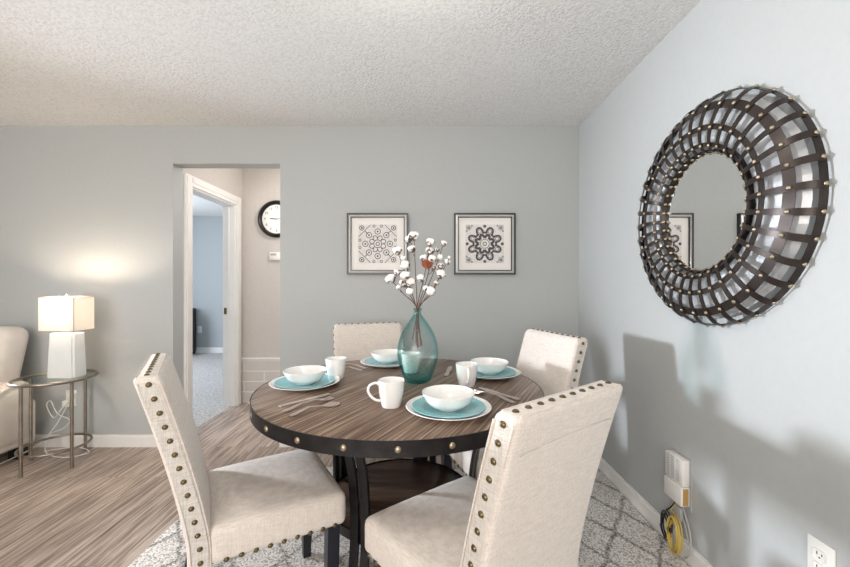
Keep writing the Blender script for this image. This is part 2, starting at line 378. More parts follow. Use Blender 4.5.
# ------------------------------------------------------------ outlets
def outlet(name, label, cat, loc, rz):
    t = thing(name, label, cat, loc, rz)
    bm = new(); box(bm, (0,-.003,0), (.078,.006,.122), bev=.0025); obj('face_plate', bm, 'plastic', t)
    for z in (-.02,.02):
        bm = new(); box(bm, (0,-.007,z), (.036,.003,.030), bev=.006, seg=3); s = obj('socket', bm, 'plastic', t)
        bm = new()
        for dx, dz, sx, sz in ((-.007,.003,.0022,.009),(.007,.003,.0022,.007),(0,-.008,.004,.004)): box(bm, (dx,-.0088,z+dz), (sx,.0012,sz))
        obj('slot', bm, 'black', s)
    return t
outlet('wall_outlet', 'white power outlet on the right-hand wall nearest the camera', 'outlet', (WX, 1.122, .420), -PI/2)
outlet('wall_outlet', 'white power outlet on the back wall under the glass side table', 'outlet', (-2.69, BY, .37), 0)
outlet('wall_outlet', 'small white outlet on the blue bedroom wall beyond the doorway', 'outlet', (-4.02, 6.8, .42), 0)

# ------------------------------------------------------------ rug
bm = new(); b2(bm, -1.29, 1.15, -.35, 2.55, 0, .014, bev=.005)
bmesh.ops.subdivide_edges(bm, edges=[e for e in bm.edges if e.calc_length() > .5], cuts=10, use_grid_fill=True)
tag(obj('area_rug', bm, 'rug'), 'cream shaggy area rug with dark diamond trellis lying under the dining table', 'rug')
RUG = .014

# ------------------------------------------------------------ dining chairs
SW = .442; BT = .070; ZT = .957; ZB = .335
def lean(z):
    t = max(0, min(1, (z-.40)/(ZT-.40)))
    return -.135*(t**1.3)
def dline(z):   # derivative -> tilt angle
    return (lean(z+.01)-lean(z-.01))/.02
def make_chair(first_label):
    t = thing('dining_chair', first_label, 'chair', group='beige dining chairs around the round table')
    # backrest
    bm = new(); h = ZT-ZB
    b2(bm, -SW/2, SW/2, -.20-BT, -.20, ZB, ZT, bev=.017, seg=3)
    for k in range(1, 22):
        z = ZB+h*k/22
        g = bm.verts[:]+bm.edges[:]+bm.faces[:]
        bmesh.ops.bisect_plane(bm, geom=g, plane_co=(0,0,z), plane_no=(0,0,1))
    for k in range(1, 8):
        g = bm.verts[:]+bm.edges[:]+bm.faces[:]
        bmesh.ops.bisect_plane(bm, geom=g, plane_co=(-SW/2+SW*k/8,0,0), plane_no=(1,0,0))
    for v in bm.verts:
        u = v.co.x/(SW/2); z = v.co.z
        puff = .008*(1-u*u)*max(0, math.sin(PI*(z-ZB)/h))
        v.co.y += lean(z) + (puff if v.co.y > -.24 else -puff*.4)
    back = obj('backrest', bm, 'linen', t)
    # gusset strips around the edge (slightly darker linen) and piping
    for s in (-1, 1):
        bm = new()
        pts = [(s*(SW/2+.0005), -.235+lean(ZB+h*k/20), ZB+.008+(h-.03)*k/20) for k in range(21)]
        ribbon(bm, pts, BT*.62, .002, (0,1,0))
        obj('gusset', bm, 'linen_side', back)
    bm = new()
    for yy in (-.208, -.262):
        p = [(-(SW/2+.0008), yy+lean(ZB+(h-.02)*k/20), ZB+.01+(h-.028)*k/20) for k in range(21)]
        tube(bm, p, .0022, 5); tube(bm, [(-a, b, c) for a, b, c in p], .0022, 5)
    for yy in (-.210, -.260): tube(bm, [(-SW/2+.016, yy+lean(ZT), ZT-.0012), (SW/2-.016, yy+lean(ZT), ZT-.0012)], .0022, 5)
    obj('piping', bm, 'linen', back)
    bm = new()
    tube(bm, [(-SW/2+.032+(SW-.064)*k/12, -.2722+lean(ZT-.088), ZT-.092+.006*math.sin(PI*k/12)) for k in range(13)], .0014, 5)
    obj('seam', bm, 'linen_side', back)
    # seat
    bm = new(); y0, y1, z0, z1 = -.215, .225, .350, .466
    b2(bm, -SW/2, SW/2, y0, y1, z0, z1, bev=.024, seg=4)
    for k in range(1, 10):
        bmesh.ops.bisect_plane(bm, geom=bm.verts[:]+bm.edges[:]+bm.faces[:], plane_co=(-SW/2+SW*k/10,0,0), plane_no=(1,0,0))
        bmesh.ops.bisect_plane(bm, geom=bm.verts[:]+bm.edges[:]+bm.faces[:], plane_co=(0,y0+(y1-y0)*k/10,0), plane_no=(0,1,0))
    for v in bm.verts:
        if v.co.z > .42:
            u = v.co.x/(SW/2); q = (v.co.y-(y0+y1)/2)/((y1-y0)/2)
            v.co.z += .020*max(0, 1-u*u*u*u)*max(0, 1-q**4)
    for v in bm.verts: v.co.x *= 1.02+.06*(v.co.y-y0)/(y1-y0)
    seat = obj('seat', bm, 'linen', t)
    bm = new()
    # legs
    for s in (-1, 1):
        bm = new(); ribbon(bm, [(s*(SW/2-.035), .185, .352), (s*(SW/2-.038), .183, .2), (s*(SW/2-.042), .180, 0)], .044, .044, (1,0,0)); 
        for v in bm.verts:
            if v.co.z < .05: v.co.x += (s*(SW/2-.042)-v.co.x)*.3; v.co.y += (.18-v.co.y)*.3; v.co.z = 0
        obj('leg', bm, 'black_leg', t, smooth=False)
        bm = new(); ribbon(bm, [(s*(SW/2-.032), -.245, .352), (s*(SW/2-.032), -.25, .2), (s*(SW/2-.034), -.29, 0)], .042, .042, (1,0,0))
        for v in bm.verts:
            if v.co.z < .05: v.co.z = 0
        obj('leg', bm, 'black_leg', t, smooth=False)
    # nailheads
    bm = new(); lathe(bm, [(0,.0058),(.0042,.005),(.0070,.0028),(.0084,0)], 10)
    me = None
    def nail(loc, nrm):
        nonlocal me
        q = Vector(nrm).to_track_quat('Z', 'Y').to_euler()
        if me is None:
            o = obj('nailhead', bm, 'nail', t); me = o.data
        else:
            o = bpy.data.objects.new('nailhead', me); COL.objects.link(o); o.parent = t
        o.location = loc; o.rotation_euler = q
    for s in (-1, 1):
        for k in range(14):
            z = ZT-.022-.0432*k
            nail((s*(SW/2+.0015), -.235+lean(z), z), (s,0,0))
    for k in range(10):
        x = -SW/2+.03+(SW-.06)*k/9
        nail((x, -.235+lean(ZT), ZT), (0, 0, 1))
    for s in (-1, 1):
        for k in range(9): nail((s*(SW/2)*(1.02+.06*(.05+.043*k)/.44), -.165+.043*k, .362), (s,0,0))
    for k in range(10): nail((-SW/2+.02+(SW-.04)*k/9, .225, .362), (0,1,0))
    return t
chair = make_chair('beige nailhead dining chair at the left of the table')
def place(o, x, y, hd, label=None):
    o.location = (x, y, RUG); o.rotation_euler = (0,0,math.radians(hd)-PI/2)
    if label: o['label'] = label
place(chair, -.597, 1.472, 31)
for x, y, hd, lb in ((.120, 1.210, 127, 'beige nailhead dining chair nearest the camera, seen from behind'),
                 (.35, 1.94, 199, 'cream nailhead dining chair on the far right of the table beside the right wall'),
                 (-.275, 2.205, 287, 'pinkish beige dining chair behind the table, against the back wall left of the vase')):
    c = copy_tree(chair); place(c, x, y, hd, lb)

# ------------------------------------------------------------ dining table
TX, TY, TZ, TR = -.113, 1.760, .775, .634
t = thing('dining_table', 'round wooden dining table with riveted black metal rim and curved iron legs', 'table', (TX,TY,RUG))
H = TZ-RUG
bm = new(); lathe(bm, [(0,H-.03),(TR-.004,H-.03),(TR-.004,H-.002),(TR-.007,H),(0,H)], 96); obj('tabletop', bm, 'table_wood', t)
bm = new(); lathe(bm, [(TR-.004,H-.052),(TR,H-.052),(TR,H-.001),(TR-.004,H-.001)], 96, close=True); rim = obj('rim_band', bm, 'black_metal', t)
bm = new(); lathe(bm, [(0,.006),(.006,.005),(.0095,.0025),(.0105,0)], 12)
me = None
for k in range(24):
    a = math.radians(-87)+2*PI*k/24
    if me is None: o = obj('rivet', bm, 'rivet', rim); me = o.data
    else: o = bpy.data.objects.new('rivet', me); COL.objects.link(o); o.parent = rim
    o.location = (TR*math.cos(a), TR*math.sin(a), H-.027); o.rotation_euler = Vector((math.cos(a), math.sin(a), 0)).to_track_quat('Z','Y').to_euler()
bm = new(); lathe(bm, [(0,.235),(.32,.235),(.325,.24),(.325,.258),(.32,.262),(0,.262)], 64); obj('lower_shelf', bm, 'shelf_wood', t)
bm = new(); lathe(bm, [(.325,.228),(.331,.228),(.331,.266),(.325,.266)], 64, close=True); obj('shelf_band', bm, 'black_metal', t)
for a in (-113, -23, 67, 157):
    a = math.radians(a); ca, sa = math.cos(a), math.sin(a)
    bm = new()
    for off in (-.024, .024):
        prof = [(.43,H-.035),(.41,.66),(.365,.54),(.345,.42),(.340,.30),(.345,.20),(.365,.09),(.40,0.006)]
        pts = smoothpts([(r*ca-off*sa, r*sa+off*ca, z) for r, z in prof], 5)
        ribbon(bm, pts, .034, .014, (-sa, ca, 0))
    box(bm, (.42*ca, .42*sa, H-.038), (.10,.10,.012), Matrix.Rotation(a,4,'Z'))
    box(bm, (.385*ca, .385*sa, .006), (.06,.075,.012), Matrix.Rotation(a,4,'Z'))
    obj('leg', bm, 'black_metal', t)

# ------------------------------------------------------------ tableware
def at(x, y): return (x, y, TZ+.0004)
def pprof(R, h, t, foot):
    return [(0,t+.001),(foot*.98,t+.001),(foot+.012,t+.003),(R-.002,h),(R,h-.0015),(R-.001,h-.003),(foot+.012,.003),(foot+.004,0),(foot-.004,0),(foot-.006,.002),(0,.002)]
def bprof(): 
    return [(0,.006),(.036,.007),(.062,.017),(.080,.034),(.0915,.056),(.0950,.060),(.0965,.059),(.0935,.052),(.083,.030),(.065,.012),(.042,.004),(.040,0),(.034,0),(.033,.003),(0,.003)]
protos = {}
def ware(kind, label, cat, group, loc, rz=0):
    if kind not in protos:
        bm = new()
        if kind == 'dinner_plate': lathe(bm, pprof(.155,.024,.004,.090), 72); o = obj(kind, bm, 'china')
        elif kind == 'salad_plate': lathe(bm, pprof(.133,.018,.004,.075), 72); o = obj(kind, bm, 'teal')
        else: lathe(bm, bprof(), 64); o = obj(kind, bm, 'china')
        protos[kind] = o
    else:
        o = protos[kind].copy(); COL.objects.link(o)
    o.location = loc; tag(o, label, cat, group); return o
sets = [((-.545,1.735), 'at the left of the table, behind three pieces of flatware'),
        ((.085,1.385), 'at the front of the table nearest the camera'),
        ((.325,1.93), 'at the right of the table before the far right chair'),
        ((-.215,2.19), 'at the back, partly hidden by the teal vase')]
for (x, y), wh in sets:
    ware('dinner_plate', 'white dinner plate '+wh, 'plate', 'white dinner plates', (x,y,TZ+.0004))
    ware('salad_plate', 'teal salad plate '+wh, 'plate', 'teal salad plates', (x,y,TZ+.0063))
    ware('bowl', 'white bowl '+wh, 'bowl', 'white bowls', (x,y,TZ+.0124))
def mug(label, x, y, hd):
    if 'mug' not in protos:
        t = thing('mug', label, 'mug', group='white mugs')
        bm = new(); lathe(bm, [(0,.006),(.030,.006),(.034,.012),(.042,.05),(.047,.098),(.049,.1),(.0505,.0985),(.046,.05),(.038,.010),(.034,0),(.030,0),(.029,.003),(0,.003)], 40); obj('cup', bm, 'china', t)
        bm = new(); tube(bm, smoothpts([(.046,0,.084),(.060,0,.090),(.080,0,.082),(.087,0,.062),(.076,0,.040),(.058,0,.026),(.038,0,.022)],5), .0048, 8); obj('handle', bm, 'china', t)
        protos['mug'] = t
    else: t = copy_tree(protos['mug'])
    t.location = at(x, y); t.rotation_euler = (0,0,math.radians(hd)); t['label'] = label
mug('white mug with handle to the left, in front of the vase', -.128, 1.445, 190)
mug('plain white mug behind the left bowl, its handle turned away', -.435, 1.86, 80)
mug('white mug with handle towards the camera, right of the teal vase', .190, 1.735, -90)
mug('white mug directly behind the teal vase, seen through its glass', -.075, 2.0, 60)
def flat(kind, label, x, y, hd, z=0, tilt=0):
    k = 'f_'+kind
    if k not in protos:
        bm = new(); L_ = .19
        if kind == 'table_knife':
            outline = [(0,.006),(.02,.008),(.09,.0055),(.10,.005),(.11,.009),(.17,.0095),(.195,.006),(.205,.001)]
            zc = lambda s: .0025
        elif kind == 'fork':
            outline = [(0,.006),(.02,.008),(.07,.004),(.12,.003),(.135,.008),(.145,.0115),(.155,.012)]
            zc = lambda s: .002+.012*max(0,math.sin(PI*min(1,s/.19)))**2*.9
        else:
            outline = [(0,.006),(.02,.008),(.07,.004),(.12,.003),(.135,.010),(.148,.0165),(.165,.019),(.180,.014),(.188,.004)]
            zc = lambda s: .002+.010*max(0,math.sin(PI*min(1,s/.15)))**2
        rings = []
        for s, hw in outline:
            zz = zc(s); dip = .005 if (kind == 'spoon' and .14 < s < .185) else 0
            rings.append([bm.verts.new((s,-hw,zz)), bm.verts.new((s,0,zz-dip+.0006)), bm.verts.new((s,hw,zz)), bm.verts.new((s,hw,zz+.0022)), bm.verts.new((s,0,zz+.0026-dip)), bm.verts.new((s,-hw,zz+.0022))])
        for a, b in zip(rings, rings[1:]):
            for i in range(6): bm.faces.new((a[i],a[(i+1)%6],b[(i+1)%6],b[i]))
        bm.faces.new(rings[0][::-1]); bm.faces.new(rings[-1])
        if kind == 'fork':
            for i in range(4):
                yy = -.0105+.007*i
                tube(bm, smoothpts([(.150,yy,zc(.15)+.001),(.17,yy,zc(.17)+.001),(.198,yy*.92,zc(.19)+.003)],3), [.0018]*6+[.001], 6)
        o = obj(kind, bm, 'silver'); protos[k] = o
    else:
        o = protos[k].copy(); COL.objects.link(o)
    o.scale = (1.08, 1.35, 1.3)
    o.location = (x, y, TZ+.0005+z); o.rotation_euler = (0, tilt, math.radians(hd)); tag(o, label, kind.replace('table_',''), 'flatware beside the plates'); return o
flat('table_knife', 'knife lying nearest the left plate on the table', -.545, 1.425, 48)
flat('fork', 'fork between the knife and the spoon at the left setting', -.510, 1.372, 50)
flat('spoon', 'spoon of the left setting, the piece nearest the table rim', -.470, 1.325, 48)
flat('fork', 'fork just right of the front plate', .345, 1.475, 131)
flat('table_knife', 'knife right of the front plate, beside the near chair back', .375, 1.51, 128)
flat('spoon', 'spoon nearer the camera of the pair behind the left mug', -.335, 2.02, 158)
flat('fork', 'fork farther back of the pair behind the left mug', -.315, 2.065, 150)
flat('table_knife', 'knife beside the right-hand setting, left of the mug there', .105, 1.90, 80)

# ------------------------------------------------------------ vase and cotton stems
VX, VY = -.035, 1.815
bm = new()
outer = [(.045,0),(.060,.004),(.078,.045),(.092,.09),(.0975,.135),(.092,.185),(.074,.235),(.050,.275),(.030,.302),(.019,.318),(.0165,.332),(.0205,.340),(.0215,.347)]
inner = [(.0165,.347),(.0135,.338),(.0125,.330),(.0150,.316),(.026,.299),(.046,.271),(.070,.232),(.088,.184),(.0935,.135),(.088,.09),(.074,.048),(.056,.014),(.030,.010),(0,.009)]
def sm2(pr, sub=4):
    return [(max(0,p.x), p.y) for p in smoothpts([(a,b,0) for a,b in pr], sub)]
lathe(bm, [(0,.004),(.03,.003)]+sm2(outer)+sm2(inner), 64)
o = obj('vase', bm, 'glass_teal', loc=at(VX,VY)); tag(o, 'teal seeded glass bottle vase standing at the middle of the table', 'vase')
def P(px, py, d):   # picture point to place at distance d, used for boll positions measured in the photo
    s = F/d; return Vector(((px-425)/s, d, CAMZ-(py-283)/s))
def boll(parent, p, r0, husk=True, rust=False, direction=Vector((0,0,1))):
    r = r0*1.18; bm = new()
    if not rust:
        for k in range(4):
            a = k*PI/2+random.random()
            ball(bm, (r*.42*math.cos(a), r*.42*math.sin(a), r*.25), r*.74, 2, (1,1,1.1), .12)
        b = obj('boll', bm, 'cotton', parent)
        bm = new()
    else: b = parent
    q = direction.to_track_quat('Z','Y').to_euler()
    for k in range(5):
        a = 2*PI*k/5+random.random()*.4; ca, sa = math.cos(a), math.sin(a); R = r*(1.12 if not rust else 1.0)
        rows = []
        for s, wd in ((0,.2),(.4,.55),(.75,.45),(1.1,.06)):
            rad = R*(.25+.85*math.sin(s*1.35)); zz = R*(-.75+1.15*s)
            rows.append([bm.verts.new((rad*ca-k2*wd*R*sa, rad*sa+k2*wd*R*ca, zz)) for k2 in (-1,0,1)])
        for r1, r2 in zip(rows, rows[1:]):
            for i in range(2): bm.faces.new((r1[i],r1[i+1],r2[i+1],r2[i]))
    g = bmesh.ops.solidify(bm, geom=bm.faces[:], thickness=.001)
    h = obj('husk', bm, 'rust' if rust else 'husk', b)
    if rust:
        h.location = p; h.rotation_euler = q
    else:
        b.location = p; b.rotation_euler = q
def stem(label, tips, mid, depth):
    """tips: (px,py,radius,rust) read off the photo; the first is the stalk's own end"""
    random.seed(int(tips[0][0]*3))
    t = thing('cotton_stem', label, 'dried flower', (VX,VY,TZ+.02), 0, 'cotton stems in the teal vase')
    o = Vector((VX,VY,TZ+.02))
    base = Vector((random.uniform(-.03,.03), random.uniform(-.03,.03), .13+random.random()*.06)); neck = Vector((random.uniform(-.005,.005), random.uniform(-.005,.005), .315))
    pts = [P(px, py, depth+(0 if i == 0 else random.uniform(-.06,.05)))-o for i, (px,py,r,ru) in enumerate(tips)]
    bm = new()
    m = neck.lerp(pts[0], .5)+Vector(mid)
    main = smoothpts([base, neck, m, pts[0]], 8)
    tube(bm, main, [.0028*(1-.45*i/len(main)) for i in range(len(main))], 6)
    dirs = [(main[-1]-main[-3]).normalized()]
    for tp in pts[1:]:
        cand = [p for p in main if neck.z+.004 < p.z < tp.z-.02] or [neck]
        a = min(cand, key=lambda p: (p-tp).length)
        tube(bm, smoothpts([a, a.lerp(tp,.5)+Vector((0,0,-.006)), tp], 4), .0016, 5)
        dirs.append((tp-a).normalized())
    obj('stalk', bm, 'stalk', t)
    for tp, d, (px, py, r, ru) in zip(pts, dirs, tips):
        boll(t, tp, r, True, ru, (d+Vector((0,-.35,.2))).normalized())
stem('tallest cotton stem, rising straight up to two white bolls', [(414,236,.019,0),(409,239,.015,0),(412,249,.015,0)], (0,0,.01), 1.82)
stem('cotton stem leaning left to a boll in front of the left picture frame', [(397.6,251,.017,0),(405,265,.017,0),(403,258,.010,0)], (0,0,.01), 1.79)
stem('lowest cotton stem, arching far left below the left picture', [(391,279,.019,0),(396,272,.011,0),(399,287,.010,0)], (-.01,0,.012), 1.77)
stem('short cotton stem with a cluster of white bolls just left of centre', [(405,276,.019,0),(404.5,283,.018,0),(410,282,.017,0),(410,291,.014,0)], (-.008,0,0), 1.76)
stem('upright cotton stem leaning slightly right with paired bolls near its tip', [(430,242.5,.017,0),(429.5,251,.016,0),(424,258,.014,0)], (.005,0,.01), 1.83)
stem('cotton stem reaching highest on the right, ending in an open brown husk', [(443.5,243.5,.013,0),(437,250,.010,0),(440,257,.011,0)], (.006,0,.006), 1.84)
stem('cotton stem carrying the rust-orange leaf at its middle', [(432,259,.016,0),(427.5,264,.022,1),(421,278,.015,0),(434,268,.013,0)], (0,0,0), 1.78)
stem('cotton stem pointing outward to the right with a slim husk', [(447,262,.012,0),(441,266,.013,0),(449,257,.006,0)], (.008,0,0), 1.80)
stem('lowest cotton stem on the right with round bolls below the rust leaf', [(440.4,274.5,.018,0),(430.5,291,.017,0),(436,283,.010,0),(426,288,.011,0)], (.012,0,-.004), 1.77)

# ------------------------------------------------------------ framed prints
def picture(label, cx, cz, style):
    t = thing('framed_print', label, 'picture', (cx, BY, cz), 0, 'square mirrored picture frames on the back wall')
    W = .464; D = .028; y1 = 0
    def sq(bm, a, b, y0, y1):
        for sx in (-1, 1): b2(bm, min(sx*a,sx*b), max(sx*a,sx*b), y0, y1, -a, a)
        for sz in (-1, 1): b2(bm, -b, b, y0, y1, min(sz*a,sz*b), max(sz*a,sz*b))
    bm = new(); sq(bm, W/2, W/2-.011, -D, 0); sq(bm, W/2-.027, W/2-.034, -D-.002, -.004)
    fr = obj('frame', bm, 'frame_dark', t, smooth=False)
    bm = new(); a, b = W/2-.011, W/2-.027    # bevelled mirror strips, four mitred pieces
    for k in range(4):
        c, s = round(math.cos(k*PI/2)), round(math.sin(k*PI/2))
        R = lambda x, y, z: (x*c-z*s, y, x*s+z*c)
        vs = [bm.verts.new(R(*p)) for p in ((-a,-D+.006,a),(a,-D+.006,a),(b,-D-.001,b),(-b,-D-.001,b),(-a,-.004,a),(a,-.004,a),(b,-.004,b),(-b,-.004,b))]
        for f in ((0,1,2,3),(4,5,1,0),(7,6,5,4),(3,2,6,7),(0,3,7,4),(2,1,5,6)): bm.faces.new([vs[i] for i in f])
    obj('mirror_border', bm, 'frame_mir', fr, smooth=False)
    bm = new(); b2(bm, -W/2+.034, W/2-.034, -.016, -.004, -W/2+.034, W/2-.034); obj('mat', bm, 'mat_board', t, smooth=False)
    h = .146
    pr = obj('print', BX(-h, h, -.0185, -.016, -h, h), 'paper', t, smooth=False)
    bm = new(); Y = -.0188; h = .112
    def stroke(pts, wd, closed=False):
        n = len(pts); rows = []
        for i, p in enumerate(pts):
            a = pts[(i-1) % n] if closed or i else p; b = pts[(i+1) % n] if closed or i < n-1 else p
            d = Vector((b[0]-a[0], b[1]-a[1])); d = d.normalized() if d.length else Vector((1,0)); nn = Vector((-d.y, d.x))*wd*(.72 if style else .52)
            cl = lambda v: max(-h, min(h, v))
            rows.append([bm.verts.new((cl(p[0]+nn.x), Y, cl(p[1]+nn.y))), bm.verts.new((cl(p[0]-nn.x), Y, cl(p[1]-nn.y)))])
        seq = list(zip(rows, rows[1:]))+([(rows[-1], rows[0])] if closed else [])
        for r1, r2 in seq: bm.faces.new((r1[0], r1[1], r2[1], r2[0]))
    def circ(cx, cy, r, wd, n=24): stroke([(cx+r*math.cos(2*PI*i/n), cy+r*math.sin(2*PI*i/n)) for i in range(n)], wd, True)
    def petal(a, r0, r1, wdh, wd):
        pts = []
        for i in range(13):
            u = i/12; rr = r0+(r1-r0)*math.sin(PI*u/2*2 if u < .5 else PI-PI*u) if False else r0+(r1-r0)*math.sin(PI*u)
            th = a+wdh*math.cos(PI*u)*(-1)
            pts.append((rr*math.cos(th), rr*math.sin(th)))
        stroke(pts, wd)
    if style == 0:
        circ(0,0,.010,.004); circ(0,0,.023,.004)
        for k in range(8): petal(PI/4*k+.39, .026, .050, .39, .004)
        for k in range(8):
            a = PI/4*k; circ(.072*math.cos(a), .072*math.sin(a), .016, .0038); circ(.072*math.cos(a), .072*math.sin(a), .003, .005, 8)
        for sx in (-1,1):
            for sz in (-1,1):
                stroke([(sx*.112, sz*.042), (sx*.042, sz*.112)], .0042)
                circ(sx*.093, sz*.093, .013, .004, 14); circ(sx*.093, sz*.093, .003, .005, 8)
                stroke([(sx*.058, sz*.058), (sx*.075, sz*.075)], .004)
                circ(sx*.104, sz*.022, .007, .0035, 10); circ(sx*.022, sz*.104, .007, .0035, 10)
    else:
        circ(0,0,.010,.003); circ(0,0,.026,.0022)
        for k in range(8):
            a = PI/4*k+.39; petal(a, .034, .056, .32, .0085); petal(a, .030, .048, .2, .002)
            b = PI/4*k+.39
            petal(b, .060, .100, .26, .0075); circ(.078*math.cos(b), .078*math.sin(b), .010, .0022, 14); circ(.078*math.cos(b), .078*math.sin(b), .016, .0015, 14)
            c = PI/4*k; circ(.066*math.cos(c), .066*math.sin(c), .004, .004, 8)
        for sx in (-1,1):
            for sz in (-1,1): circ(sx*.094, sz*.094, .006, .004, 8); circ(sx*.094, sz*.094, .014, .0015, 14); circ(sx*.106, sz*.075, .004, .002, 8); circ(sx*.075, sz*.106, .004, .002, 8)
        for k in range(4):
            c, s = math.cos(k*PI/2), math.sin(k*PI/2); circ(.103*c, .103*s, .005, .006, 8)
    for v in bm.verts: v.co.x *= 1.29; v.co.z *= 1.29
    obj('ornament', bm, 'ink' if style else 'ink2', pr, smooth=False)
picture('square mirrored frame on the left with a fine lattice medallion print', -.358, 1.540, 0)
picture('square mirrored frame on the right with a bold dark flower medallion print', .452, 1.540, 1)

# ------------------------------------------------------------ round wall mirror
def wall_mirror():
    cy, cz = 1.550, 1.527
    t = thing('wall_mirror', 'large round mirror with woven dark metal straps on the right wall', 'mirror', (WX, cy, cz), -PI/2)
    # local frame: x runs along the wall, -y points into the room, z up
    RO, RI = .451, .240; NS = 36
    def sect(u, off=0):     # u 0 (inner rim) .. 1 (outer rim) -> radius, distance from the wall
        a = PI*u; rc = (RO+RI)/2; ar = (RO-RI)/2
        r = rc-(ar+off)*math.cos(a); d = .016+(.052+off)*math.sin(a)**.9+ .034*(1-u)
        return r, d
    def pt(u, th, off=0):
        r, d = sect(u, off); return Vector((r*math.cos(th), -d, r*math.sin(th)))
    def Rz(bm):   # lathe about wall normal
        bmesh.ops.transform(bm, matrix=Matrix.Rotation(PI/2, 4, 'X'), verts=bm.verts)
    bm = new(); lathe(bm, [(0,.040),(RI+.004,.040),(RI+.004,.046),(0,.046)], 72); Rz(bm); obj('mirror_glass', bm, 'mirror', t)
    bm = new(); lathe(bm, [(RI-.002,.004),(RI+.006,.004),(RI+.006,.054),(RI-.002,.054)], 72, close=True); Rz(bm); obj('inner_rim', bm, 'bronze', t)
    # mirror-faceted shell inside the straps, flat facets
    bm = new(); nf = 36; us = [.08,.26,.44,.62,.80,.93]
    rnd = random.Random(3)
    grid = [[bm.verts.new(pt(u, 2*PI*(k+.5)/nf, -.022)+Vector((0,rnd.uniform(-.004,.004),0))) for k in range(nf)] for u in us]
    for a, b in zip(grid, grid[1:]):
        for k in range(nf):
            j = (k+1) % nf
            if rnd.random() < .5: bm.faces.new((a[k],a[j],b[j])); bm.faces.new((a[k],b[j],b[k]))
            else: bm.faces.new((a[k],a[j],b[k])); bm.faces.new((a[j],b[j],b[k]))
    bmesh.ops.solidify(bm, geom=bm.faces[:], thickness=.003)
    obj('faceted_shell', bm, 'facet', t, smooth=False)
    # circular bands
    for u, wd in ((.02,.016),(.22,.016),(.44,.021),(.68,.032),(.985,.024)):
        bm = new(); n = 108; rows = []
        r0, d0 = sect(u, .002); ra, da = sect(min(1,u+.02), .002); rb, db = sect(max(0,u-.02), .002)
        tg = Vector((ra-rb, da-db)).normalized(); nm = Vector((-tg.y, tg.x))
        if nm.y < 0 and u < .9: nm = -nm
        for k in range(n):
            th = 2*PI*k/n; row = []
            for a, b in ((-1,-1),(1,-1),(1,1),(-1,1)):
                r = r0+tg.x*a*wd/2+nm.x*b*.0012; d = d0+tg.y*a*wd/2+nm.y*b*.0012
                row.append(bm.verts.new((r*math.cos(th), -max(d,.001), r*math.sin(th))))
            rows.append(row)
        for k in range(n):
            a, b = rows[k], rows[(k+1) % n]
            for i in range(4): bm.faces.new((a[i],a[(i+1)%4],b[(i+1)%4],b[i]))
        obj('ring_band', bm, 'bronze', t)
    me = None
    for k in range(NS):
        th = 2*PI*k/NS
        if me is None:
            bm = new(); pts = [pt(u/20, 0, .006) for u in range(0, 21)]
            rows = []
            for i, p in enumerate(pts):
                tg = (pts[min(i+1,20)]-pts[max(i-1,0)]).normalized(); nn = Vector((0,0,1)).cross(tg)
                wd = (.014+.011*(i/20))
                rows.append([bm.verts.new(p+Vector((0,0,a*wd/2))+nn*b*.001) for a, b in ((-1,-1),(1,-1),(1,1),(-1,1))])
            for a, b in zip(rows, rows[1:]):
                for i in range(4): bm.faces.new((a[i],a[(i+1)%4],b[(i+1)%4],b[i]))
            bm.faces.new(rows[0]); bm.faces.new(rows[-1])
            o = obj('strap', bm, 'bronze', t); me = o.data
        else: o = bpy.data.objects.new('strap', me); COL.objects.link(o); o.parent = t
        o.rotation_euler = (0, -th, 0)
    prof = [(0,.0050),(.004,.0042),(.0062,.002),(.0068,0)]
    rest = new(); bm = new(); lathe(bm, prof, 10); me = None; cnt = 0
    order = [(u, k) for u in (.68,.985,.44) for k in range(NS)]
    near = sorted(order, key=lambda q: -math.cos(2*PI*q[1]/NS)*0-(1 if q[0] == .68 else 0)*9-math.cos(2*PI*q[1]/NS))
    keep = set(near[:98])
    for u in (.985,.68,.44,.22,.02):
        for k in range(NS):
            th = 2*PI*k/NS; p = pt(u, th, .0085)
            a = pt(min(1,u+.02), th, .0085); b = pt(max(0,u-.02), th, .0085); tg = (a-b).normalized(); side = Vector((-math.sin(th),0,math.cos(th))); nn = side.cross(tg).normalized()
            if nn.dot(Vector((math.cos(th)*(u-.45), -1*(.3 if u > .9 else 1), math.sin(th)*(u-.45)))) < 0: nn = -nn
            q = nn.to_track_quat('Z','Y')
            if (u, k) in keep:
                if me is None: o = obj('rivet', bm, 'rivet', t); me = o.data
                else: o = bpy.data.objects.new('rivet', me); COL.objects.link(o); o.parent = t
                o.location = p; o.rotation_euler = q.to_euler()
            else:
                tmp = new(); lathe(tmp, prof, 8); bmesh.ops.transform(tmp, matrix=Matrix.Translation(p) @ q.to_matrix().to_4x4(), verts=tmp.verts)
                mm = bpy.data.meshes.new('tmp'); tmp.to_mesh(mm); tmp.free(); rest.from_mesh(mm); bpy.data.meshes.remove(mm)
    r = obj('rivet_rows', rest, 'rivet', t); r['kind'] = 'stuff'; r['label'] = 'remaining small rivets on the inner bands and far side'
wall_mirror()

